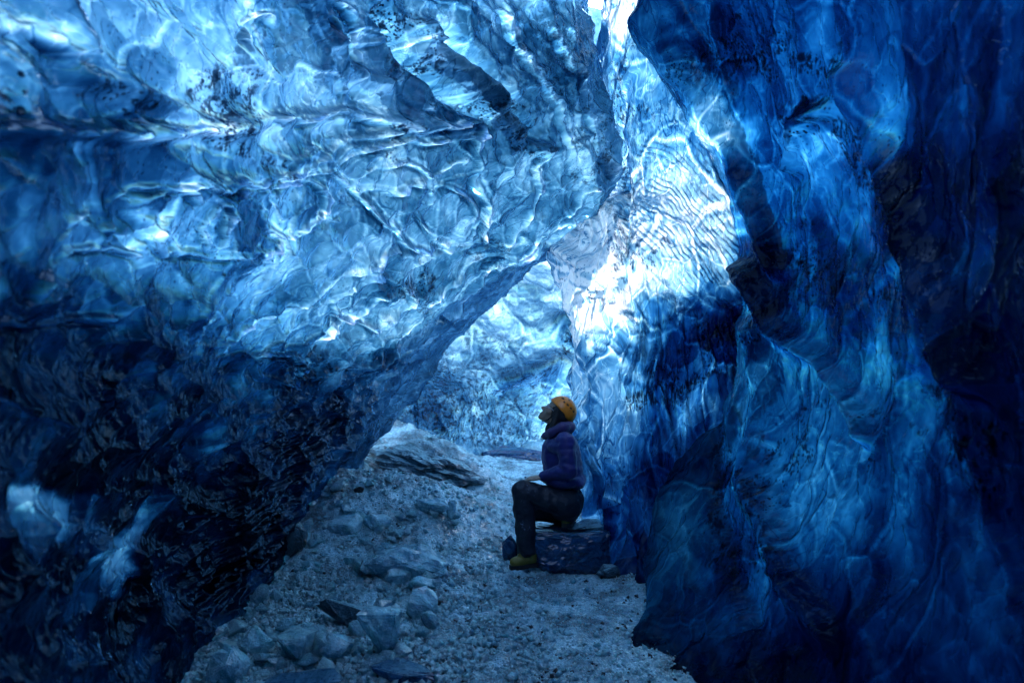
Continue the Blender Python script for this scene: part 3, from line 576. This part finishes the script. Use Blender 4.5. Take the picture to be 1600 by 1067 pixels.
rock('ice_chunk', 'ice chunk', 'bright frosted ice chunk in the upper middle of the rubble mound', *G(538, 832), (.26, .2, .15), 28, M_frost, (0, 0, 50), .2)
rock('ice_chunk', 'ice chunk', 'pale ice chunk right of the bright frosted chunk on the mound', *G(590, 826), (.22, .18, .13), 29, M_frost, (0, 6, 10), .2)
rock('ice_chunk', 'ice chunk', 'white ice chunk just below the large cracked block', *G(622, 912), (.17, .14, .12), 31, M_frost, (0, 0, 0), .15)
rock('ice_chunk', 'ice chunk', 'clear ice chunk on the crest of the mound by the wall', *G(488, 775), (.20, .15, .13), 32, M_clear, (0, 0, 25), .15)
rock('ice_chunk', 'ice chunk', 'bluish ice chunk on the right shoulder of the mound', *G(672, 800), (.28, .2, .17), 33, M_clear, (0, 12, -15), .25)
rock('ice_chunk', 'ice chunk', 'thin upright ice shard right of the bluish chunk', *G(703, 812), (.07, .08, .17), 34, M_clear, (0, 8, 0), .1)
rock('stone', 'stone', 'dark pointed stone at the right end of the large cracked block', *G(690, 892), (.10, .09, .08), 36, M_stone, (0, 0, 0), .1)
rock('stone', 'stone', 'small dark stone beside the rounded cracked chunk', *G(683, 948), (.06, .04, .04), 37, M_stone, (0, 0, 30), .1)
rock('stone', 'stone', 'black stone on top of the rubble mound', *G(560, 770), (.08, .06, .06), 38, M_stone, (0, 0, 0), .1)
rock('stone', 'stone', 'black stone at the foot of the dark rounded block', *G(453, 862), (.06, .05, .05), 39, M_stone, (0, 0, 0), .1, z=.1)
# the dirty ledge behind the mound, and the blue step at the end of the path
rock('ice_ledge', 'ice ledge', 'long dirty ice ledge covered in grit behind the rubble mound', 660, 762, 7.6, (1.6, .9, .46), 41, M_dirty, (3, 13, -14), .06, z=.06, npts=40, rough=.22, sub=3, bev=.12)
rock('ice_ledge', 'ice ledge', 'low smooth blue ice step at the far end of the path', 796, 738, 9.9, (1.15, .4, .26), 43, M_blue, (0, 2, 4), .25, npts=22, bev=.15)
# the seat
Z_BENCH = W(870, 823, 5.0)[2]
sx = W(874, 890, 5.0)
bench = rock('ice_bench', 'ice bench', 'low blue ice ledge the person sits on beside the right wall', 880, 890, 5.08, (.66, .5, Z_BENCH + .05), 51, M_blue, (0, 0, 3), .0, z=-.06, npts=40,
     pts=[(-1, -.8, 1), (-1, .9, 1), (1, -.9, 1), (1, .9, 1), (-.6, -.9, -1), (-.6, .9, -1), (1, -1, -1), (1, .9, -1), (-.75, -1, 0), (0, -1.05, .9), (.5, -1.1, .2), (.2, -1.15, -.3), (-.4, -1.1, -.5)], rough=.07, sub=3, bev=.20)
rock('ice_chunk', 'ice chunk', 'small smooth blue ice chunk just left of the boots', 796, 868, 5.1, (.12, .12, .20), 53, M_blue, (0, 0, 0), .1)
rock('ice_chunk', 'ice chunk', 'bright blue ice chip between the boot and the bench', 839, 880, 5.02, (.08, .06, .09), 54, M_blue, (0, 0, 10), .1)
rock('ice_chunk', 'ice chunk', 'gritty ice lump at the right foot of the bench', 952, 884, 4.75, (.20, .16, .10), 55, M_dirty, (0, 0, 15), .15)
rock('ice_slab', 'ice slab', 'grit covered ice slab on the right end of the bench', 920, 826, 5.05, (.30, .3, .05), 56, M_dirty, (0, -6, 5), .2, z=Z_BENCH - .01)

# rubble one could count: separate lumps, then the grit and pebbles nobody could
rg = random.Random(7)
protos = []
for k in range(8):
    protos.append(rock_mesh('ice_lump', (1, rg.uniform(.7, 1), rg.uniform(.55, .85)), 200 + k, npts=11, sub=0, rough=.05, bev=.05))
for me in protos: me.materials.append([M_frost, M_clear, M_clear, M_frost, M_clear][protos.index(me) % 5])
n = 0
while n < 290:
    px, py = rg.uniform(330, 760), rg.uniform(748, 1062)
    left = np.interp(py, [748, 800, 890, 985, 1067], [490, 450, 440, 350, 330]); right = np.interp(py, [748, 800, 880, 960, 1067], [640, 730, 720, 690, 640])
    if not left < px < right: continue
    d = ground_d(px, py); w = W(px, py, d); s = rg.choice([.03, .035, .04, .05, .05, .06, .08, .10, .13]) * rg.uniform(.8, 1.2)
    o = bpy.data.objects.new('ice_lump', protos[rg.randrange(8)]); COL.objects.link(o)
    o.location = (w[0], w[1], fz_at(w[0], w[1]) - .004 + .01 * rg.random()); o.scale = (s, s, s); o.rotation_euler = (rg.uniform(-.5, .5), rg.uniform(-.5, .5), rg.uniform(0, 6.3))
    tag(o, 'small broken lump of ice lying among the rubble on the left of the path', 'ice lump', 'small ice lumps in the rubble'); n += 1

def scatter(name, count, seed, size, mat, dens_fn, label, cat):
    r = np.random.RandomState(seed); out = []
    px = r.uniform(200, 1080, count * 3); py = 700 + 400 * r.uniform(0, 1, count * 3) ** .8
    ds = CAM_Z * FPX / (py - HZ); x = (px - 800) / FPX * ds; y = ds * np.ones_like(x)
    for _ in range(3):                      # settle on the real surface height
        zf = floor_z(x, y); y = np.clip((CAM_Z - zf) * FPX / (py - HZ), 1.5, 13); x = (px - 800) / FPX * y
    keep = r.uniform(0, 1, len(x)) < dens_fn(x, y); x, y = x[keep][:count], y[keep][:count]
    z = floor_z(x, y); n = len(x)
    base = np.array([(1, 0, 0), (-.9, .1, 0), (0, .8, .1), (.1, -.9, 0), (.15, .1, .8), (0, 0, -.7)])
    F = np.array([(0, 2, 4), (2, 1, 4), (1, 3, 4), (3, 0, 4), (2, 0, 5), (1, 2, 5), (3, 1, 5), (0, 3, 5)])
    s = size(r, n); v = base[None] * r.uniform(.6, 1.25, (n, 6, 1)); a = r.uniform(0, 6.28, n); b = r.uniform(-.9, .9, n)
    ca, sa, cb, sb = np.cos(a)[:, None], np.sin(a)[:, None], np.cos(b)[:, None], np.sin(b)[:, None]
    X = v[..., 0] * cb + v[..., 2] * sb; Z = -v[..., 0] * sb + v[..., 2] * cb
    v = np.stack([X * ca - v[..., 1] * sa, X * sa + v[..., 1] * ca, Z], -1) * s[:, None, None]
    v += np.stack([x, y, z + s * .35], -1)[:, None, :]
    f = (F[None] + (np.arange(n) * 6)[:, None, None]).reshape(-1, 3)
    o = link(name, mesh_np(name, v.reshape(-1, 3), f), mat, smooth=False)
    return tag(o, label, cat, kind='stuff')
lf = lambda x, y: np.exp(-(((x + 1.35) / 1.3) ** 2) ** 2)
scatter('ice_grit', 30000, 1, lambda r, n: .0045 + .012 * r.uniform(0, 1, n) ** 4, M_frost, lambda x, y: .35 + .65 * lf(x, y), 'sparkling grit of crushed ice covering the cave floor', 'ice grit')
scatter('ice_rubble', 22000, 2, lambda r, n: .008 + .026 * r.uniform(0, 1, n) ** 4, M_clear, lambda x, y: .03 + .97 * lf(x, y), 'crushed clear ice heaped on the left of the floor', 'ice rubble')
M_spark = lump_material('glint_white_crystals', (.80, .95, .97), .04, 0, 9, (.4, .6, .7), .3, 1.0)  # near-white base colour stands in for glints
scatter('ice_crystals', 9000, 5, lambda r, n: .003 + .009 * r.uniform(0, 1, n) ** 3, M_spark, lambda x, y: .35 + .65 * lf(x, y), 'loose ice crystals coloured near white as glints on the gravelly floor', 'ice crystals')
scatter('gravel', 2600, 3, lambda r, n: .006 + .016 * r.uniform(0, 1, n) ** 4, M_stone, lambda x, y: .3 + .7 * lf(x, y), 'dark gravel sprinkled over the icy floor', 'gravel')

# ------------------------------------------------------------------ the person
def fabric(name, col, rough=.6, bump=.3, scale=60, spots=None, sheen=0.0):
    m = NT(name); v = m.n('ShaderNodeTexCoord').outputs['Object']
    n1 = m.noise(v, scale, 4, .6); n2 = m.noise(v, 9, 4, .6)
    c = m.mixc(m.ramp(n2, .3, .7), tuple(x * .75 for x in col) + (1,), tuple(x * 1.2 for x in col) + (1,))
    if spots: c = m.mixc(m.math('MULTIPLY', m.ramp(m.noise(v, 38, 5, .75), .60, .66), m.ramp(n2, .45, .6)), c, spots + (1,))
    bp = m.n('ShaderNodeBump'); bp.inputs['Strength'].default_value = bump; bp.inputs['Distance'].default_value = .01; m.l(m.math('ADD', n1, n2), bp.inputs['Height'])
    pr = m.n('ShaderNodeBsdfPrincipled'); m.l(c, pr.inputs['Base Color']); pr.inputs['Roughness'].default_value = rough; m.l(bp.outputs[0], pr.inputs['Normal'])
    pr.inputs['Sheen Weight'].default_value = sheen
    m.l(pr.outputs[0], m.out.inputs[0]); return m.m
M_skin = fabric('skin', (.36, .23, .15), .5, .05)
M_hair = fabric('black_hair', (.012, .009, .008), .45, .8, 160)
M_jacket = fabric('purple_nylon', (.013, .011, .12), .42, .25, 50, None, .2)
M_collar = fabric('mauve_nylon', (.040, .018, .10), .5, .25, 50, None, .2)
M_trouser = fabric('dark_trousers', (.006, .010, .022), .6, .3, 70, (.16, .22, .3))
M_boot = fabric('olive_leather', (.20, .15, .02), .5, .3, 50)
M_sole = fabric('black_rubber', (.012, .012, .012), .7, .2)
M_helmet = fabric('orange_plastic', (.82, .21, .008), .28, .02, 20)
M_vent = fabric('vent_shadow_foam', (.02, .012, .008), .8, .1)
M_eye = fabric('eye_white', (.6, .6, .6), .2, 0)

def capsule(bm, a, ra, b, rb, seg=14, sy=1.0):
    a, b = Vector(a), Vector(b); ax = (b - a); L = ax.length
    q = ax.to_track_quat('Z', 'Y') if L > 1e-6 else Vector((0, 0, 1)).to_track_quat('Z', 'Y')
    rings = []
    prof = [(-ra * math.cos(t * math.pi / 8), ra * math.sin(t * math.pi / 8)) for t in range(1, 5)] + [(L + rb * math.sin(t * math.pi / 8), rb * math.cos(t * math.pi / 8)) for t in range(0, 4)]
    for z, r in prof:
        rings.append([bm.verts.new(a + q @ Vector((r * math.cos(2 * math.pi * k / seg), r * math.sin(2 * math.pi * k / seg), z))) for k in range(seg)])
    for r0, r1 in zip(rings[:-1], rings[1:]):
        for k in range(seg): bm.faces.new((r0[k], r0[(k + 1) % seg], r1[(k + 1) % seg], r1[k]))
    for ring, z, fl in ((rings[0], -ra, True), (rings[-1], L + rb, False)):
        c = bm.verts.new(a + q @ Vector((0, 0, z)))
        for k in range(seg):
            bm.faces.new((ring[(k + 1) % seg], ring[k], c) if fl else (ring[k], ring[(k + 1) % seg], c))
def ellips(bm, c, ax):
    """ax: three axis vectors (with length)"""
    m = Matrix([[ax[0][i], ax[1][i], ax[2][i], c[i]] for i in range(3)] + [[0, 0, 0, 1]])
    bmesh.ops.create_uvsphere(bm, u_segments=20, v_segments=14, radius=1.0, matrix=m)
def fuse(name, build, voxel, mat, parent, smooth=6, disp=None):
    bm = bmesh.new(); build(bm); bmesh.ops.recalc_face_normals(bm, faces=bm.faces[:])
    me = bpy.data.meshes.new(name); bm.to_mesh(me); bm.free()
    o = bpy.data.objects.new(name, me); COL.objects.link(o)
    rm = o.modifiers.new('r', 'REMESH'); rm.mode = 'VOXEL'; rm.voxel_size = voxel
    sm = o.modifiers.new('s', 'SMOOTH'); sm.iterations = smooth; sm.factor = .5
    dg = bpy.context.evaluated_depsgraph_get(); ev = o.evaluated_get(dg)
    m2 = bpy.data.meshes.new_from_object(ev); o.modifiers.clear(); o.data = m2; m2.name = name
    if disp is not None:
        n = len(m2.vertices); co = np.empty(n * 3); m2.vertices.foreach_get('co', co); co = co.reshape(-1, 3)
        nn = np.empty(n * 3); m2.vertices.foreach_get('normal', nn); nn = nn.reshape(-1, 3)
        co = co + nn * disp(co)[:, None]; m2.vertices.foreach_set('co', co.ravel())
    m2.materials.clear(); m2.materials.append(mat); m2.polygons.foreach_set('use_smooth', np.ones(len(m2.polygons), dtype=bool))
    if parent is not None: o.parent = parent; o.matrix_parent_inverse = parent.matrix_world.inverted()
    return o
PD = 5.0
def Q(px, py, d=PD): return Vector(W(px, py, d))
body_root = bpy.data.objects.new('person', None); COL.objects.link(body_root)
body_root.location = Q(860, 888); bpy.context.view_layer.update()
tag(body_root, 'person in an orange helmet and purple jacket sitting on the ice bench looking up', 'person')
U = Vector((.69, 0, .724)); Fw = Vector((-.724, 0, .69)); S = Vector((0, 1, 0))          # the head is tipped back
Hc = Q(873, 645)
def H(f, s, u): return Hc + Fw * f + S * s + U * u
def body(bm):
    ellips(bm, H(0, 0, .02), (Fw * .098, S * .076, U * .098))
    ellips(bm, H(.035, 0, -.055), (Fw * .062, S * .058, U * .068))
    capsule(bm, H(.075, 0, -.112), .020, H(.0, .045, -.075), .024); capsule(bm, H(.075, 0, -.112), .020, H(.0, -.045, -.075), .024)
    capsule(bm, H(.084, 0, -.015), .009, H(.112, 0, -.055), .012); ellips(bm, H(.098, 0, -.06), (Fw * .014, S * .018, U * .009))
    capsule(bm, H(.092, -.018, -.086), .0075, H(.092, .018, -.086), .0075); capsule(bm, H(.088, -.016, -.098), .008, H(.088, .016, -.098), .008)
    for sg in (-1, 1):
        capsule(bm, H(.088, sg * .012, .002), .008, H(.070, sg * .050, .0), .009)
        ellips(bm, H(.062, sg * .042, -.045), (Fw * .028, S * .024, U * .026))
        ellips(bm, H(-.005, sg * .078, -.03), (Fw * .018, S * .008, U * .030))
    capsule(bm, H(-.015, 0, -.06), .056, Q(876, 676), .060)
    capsule(bm, Q(877, 700), .13, Q(882, 770), .12); ellips(bm, Q(878, 695), (Vector((.10, 0, 0)), Vector((0, .19, 0)), Vector((0, 0, .08))))
    for sh, el, wr in (((884, 690, 4.84), (887, 736, 4.80), (846, 746, 4.90)), ((872, 690, 5.16), (872, 738, 5.22), (846, 744, 5.08))):
        capsule(bm, Q(*sh), .045, Q(*el), .036); capsule(bm, Q(*el), .036, Q(*wr), .024)
        side = -1 if sh[2] < 5 else 1; w = Q(*wr); fw = Vector((-.9, -side * .25, -.15)).normalized(); lat = Vector((-.25, .95, 0)).normalized(); dn = Vector((0, 0, -1))
        ellips(bm, w + fw * .045, (fw * .048, lat * .040, dn * .016))
        for i, ln in enumerate((.062, .072, .068, .052)):
            b0 = w + fw * .082 + lat * (-.030 + .020 * i); b1 = b0 + fw * ln * .5 + dn * .006; b2 = b1 + (fw * .7 + dn * .7) * ln * .5
            capsule(bm, b0, .0088, b1, .0082, 8); capsule(bm, b1, .0082, b2, .0068, 8)
        t0 = w + fw * .03 - lat * side * -.034; t1 = t0 + fw * .035 + lat * side * .018; capsule(bm, t0, .011, t1, .009, 8); capsule(bm, t1, .009, t1 + fw * .028, .0075, 8)
    for hp, kn, an in (((884, 788, 4.92), (815, 768, 4.88), (822, 866, 4.87)), ((884, 790, 5.08), (836, 800, 5.16), (886, 812, 5.2))):
        capsule(bm, Q(*hp), .08, Q(*kn), .055); capsule(bm, Q(*kn), .055, Q(*an), .036)
body_o = fuse('body', body, .0055, M_skin, body_root, 4)
for sg in (-1, 1):
    bm = bmesh.new(); ellips(bm, H(.079, sg * .030, -.020), (Fw * .011, S * .013, U * .009)); me = bpy.data.meshes.new('eye'); bm.to_mesh(me); bm.free()
    e = link('eye', me, M_eye); e.parent = body_root; e.matrix_parent_inverse = body_root.matrix_world.inverted()
def child(name, build, mat, parent, smooth=True):
    bm = bmesh.new(); build(bm); bmesh.ops.recalc_face_normals(bm, faces=bm.faces[:]); me = bpy.data.meshes.new(name); bm.to_mesh(me); bm.free()
    o = link(name, me, mat, smooth=smooth); o.parent = parent; o.matrix_parent_inverse = parent.matrix_world.inverted(); return o
def glasses(bm):
    for sg in (-1, 1):
        ring = [H(.104 - abs(.010 * math.cos(a)), sg * .032 + .023 * math.cos(a), -.020 + .017 * math.sin(a)) for a in [2 * math.pi * k / 14 for k in range(14)]]
        for a, b in zip(ring, ring[1:] + ring[:1]): capsule(bm, a, .0022, b, .0022, 6)
        capsule(bm, H(.096, sg * .055, -.014), .0022, H(.01, sg * .080, -.012), .0022, 6)
    capsule(bm, H(.104, -.009, -.016), .0022, H(.104, .009, -.016), .0022, 6)
child('glasses', glasses, fabric('metal_frame', (.5, .5, .5), .25, 0), body_root)
def hair(bm):
    ellips(bm, H(-.015, 0, .005), (Fw * .100, S * .092, U * .098)); 
    for sg in (-1, 1): capsule(bm, H(.028, sg * .070, .01), .024, H(-.035, sg * .066, -.10), .030)
    capsule(bm, H(-.05, 0, -.06), .065, H(-.055, 0, -.12), .06)
fuse('hair', hair, .006, M_hair, body_root, 4, lambda c: .003 * fbm(c * 60, 2, 5))
def hood(bm):
    pts = [Q(851, 682), Q(862, 676, 4.91), Q(880, 667, 4.885), Q(891, 667, 4.95), Q(891, 667, 5.05), Q(880, 667, 5.115), Q(862, 676, 5.09)]
    rr = [.024, .036, .040, .040, .040, .040, .036]
    capsule(bm, Q(876, 688), .10, Q(878, 678), .075)
    for i in range(len(pts)): capsule(bm, pts[i], rr[i], pts[(i + 1) % len(pts)], rr[(i + 1) % len(pts)])
def quilt(c):
    return .0032 * np.abs(np.sin((c[:, 2] + .03 * noise(c * 4, 9)) * math.pi / .048)) ** .6 + .006 * fbm(c * 14, 3, 3)
def jacket(bm):
    capsule(bm, Q(876, 706), .142, Q(880, 742), .146)
    ellips(bm, Q(877, 694), (Vector((.12, 0, 0)), Vector((0, .21, 0)), Vector((0, 0, .085))))
    ellips(bm, Q(881, 748), (Vector((.160, 0, 0)), Vector((0, .19, 0)), Vector((0, 0, .06))))
    ellips(bm, Q(901, 752), (Vector((.060, 0, 0)), Vector((0, .16, 0)), Vector((0, 0, .05))))
    for sh, el, wr in (((884, 690, 4.84), (889, 734, 4.79), (850, 745, 4.90)), ((872, 690, 5.16), (874, 736, 5.22), (850, 743, 5.08))):
        capsule(bm, Q(*sh), .070, Q(*el), .060); capsule(bm, Q(*el), .060, Q(*wr), .036)
jk = fuse('jacket', jacket, .007, M_jacket, body_root, 6, quilt)
hd = fuse('hood', hood, .007, M_collar, jk, 6, lambda c: .006 * fbm(c * 16, 3, 3))
def trousers(bm):
    ellips(bm, Q(884, 782), (Vector((.125, 0, 0)), Vector((0, .17, 0)), Vector((0, 0, .155))))
    for hp, kn, an, r in (((880, 785, 4.92), (817, 768, 4.88), (823, 858, 4.87), .072), ((884, 788, 5.08), (838, 796, 5.12), (884, 808, 5.18), .06)):
        capsule(bm, Q(*hp), .102, Q(*kn), .076); capsule(bm, Q(*kn), .076, Q(*an), r * .93)
fuse('trousers', trousers, .008, M_trouser, body_root, 5, lambda c:   .008 * fbm(c * 7 * np.array([1, 1, 1.6]), 4, 33) + .005 * ridged(c * 16, 2, 31))
def make_boot(heel, toe, ank, zsole):
    def b(bm):
        h, t, a = Vector(heel), Vector(toe), Vector(ank)
        capsule(bm, a, .050, h + Vector((-.01, 0, .035)), .046); capsule(bm, h + Vector((-.01, 0, .03)), .044, t + Vector((0, 0, .022)), .036)
        capsule(bm, a + (t - h) * .15, .040, t + (h - t) * .35 + Vector((0, 0, .03)), .034)
    o = fuse('boot', b, .006, M_boot, body_root, 4, lambda c: .003 * fbm(c * 30, 2, 8))
    def s(bm):
        h, t = Vector(heel), Vector(toe); ax = (t - h); L = ax.length; ax.normalize(); sd = Vector((-ax.y, ax.x, 0)).normalized(); up = ax.cross(sd); up = up if up.z > 0 else -up
        prof = [(-.035, .022), (-.02, .034), (.05, .036), (L * .6, .042), (L * .9, .040), (L + .035, .018)]
        lo = [h + ax * x + sd * w - up * .026 for x, w in prof] + [h + ax * x - sd * w - up * .026 for x, w in prof[::-1]]
        a = [bm.verts.new(p) for p in lo]; c = [bm.verts.new(p + up * .03) for p in lo]
        bm.faces.new(a); bm.faces.new(c[::-1])
        for k in range(len(a)): bm.faces.new((a[k], a[(k + 1) % len(a)], c[(k + 1) % len(a)], c[k]))
    child('sole', s, M_sole, o, False)
    return o
make_boot(Q(832, 879, 4.87), Q(804, 883, 4.83), Q(828, 856, 4.87), 0)
make_boot(Q(893, 814, 5.10), Q(884, 818, 4.93), Q(888, 806, 5.10), 0)
# helmet: a smooth shell with a rim, vents and a chin strap
HX, HY, HZ_ = .112, .100, .106
Hh = Q(878, 641.5)
def hp(th, ph, k=1.0):
    """th 0 at the crown, ph 0 forward"""
    return Hh + Fw * (math.sin(th) * math.cos(ph) * HX * k) + S * (math.sin(th) * math.sin(ph) * HY * k) + U * (math.cos(th) * HZ_ * k)
def helmet(bm):
    rows = []
    for j in range(0, 15):
        r_ = []
        for i in range(32):
            ph = 2 * math.pi * i / 32; lim = 1.60 - .04 * math.cos(ph) + .10 * math.cos(2 * ph) * 0 + (.12 if math.cos(ph) < -.3 else 0)
            th = lim * (j + .001) / 14; r_.append(bm.verts.new(hp(th, ph, 1 + (.03 if j == 14 else .02 if j == 13 else 0))))
        rows.append(r_)
    for a, b in zip(rows[:-1], rows[1:]):
        for k in range(32): bm.faces.new((a[k], a[(k + 1) % 32], b[(k + 1) % 32], b[k]))
hm = child('helmet', helmet, M_helmet, body_root)
md = hm.modifiers.new('t', 'SOLIDIFY'); md.thickness = .007; md.offset = -1
for th, ph in ((.85, -.75), (1.0, -1.15), (.98, -1.5), (1.0, -1.85), (1.05, -2.2), (.85, .75), (1.0, 1.15), (.98, 1.5), (1.0, 1.85), (1.05, 2.2), (.5, -1.2), (.5, 1.2)):
    def vent(bm):
        c = hp(th, ph, 1.0); nrm = (c - Hh).normalized(); t1 = nrm.cross(U).normalized(); t2 = nrm.cross(t1); big = 1.5 if abs(ph) < .8 else 1
        ellips(bm, c, (t1 * .010 * big, t2 * .0065 * big, nrm * .0025))
    child('vent', vent, M_vent, hm)
def strap(bm):
    for sg in (-1, 1):
        a = H(.02, sg * .086, .0); b = H(.03, sg * .060, -.09); c = H(.045, 0, -.128); capsule(bm, a, .005, b, .005, 6); capsule(bm, b, .005, c, .005, 6)
child('chin_strap', strap, M_sole, hm)
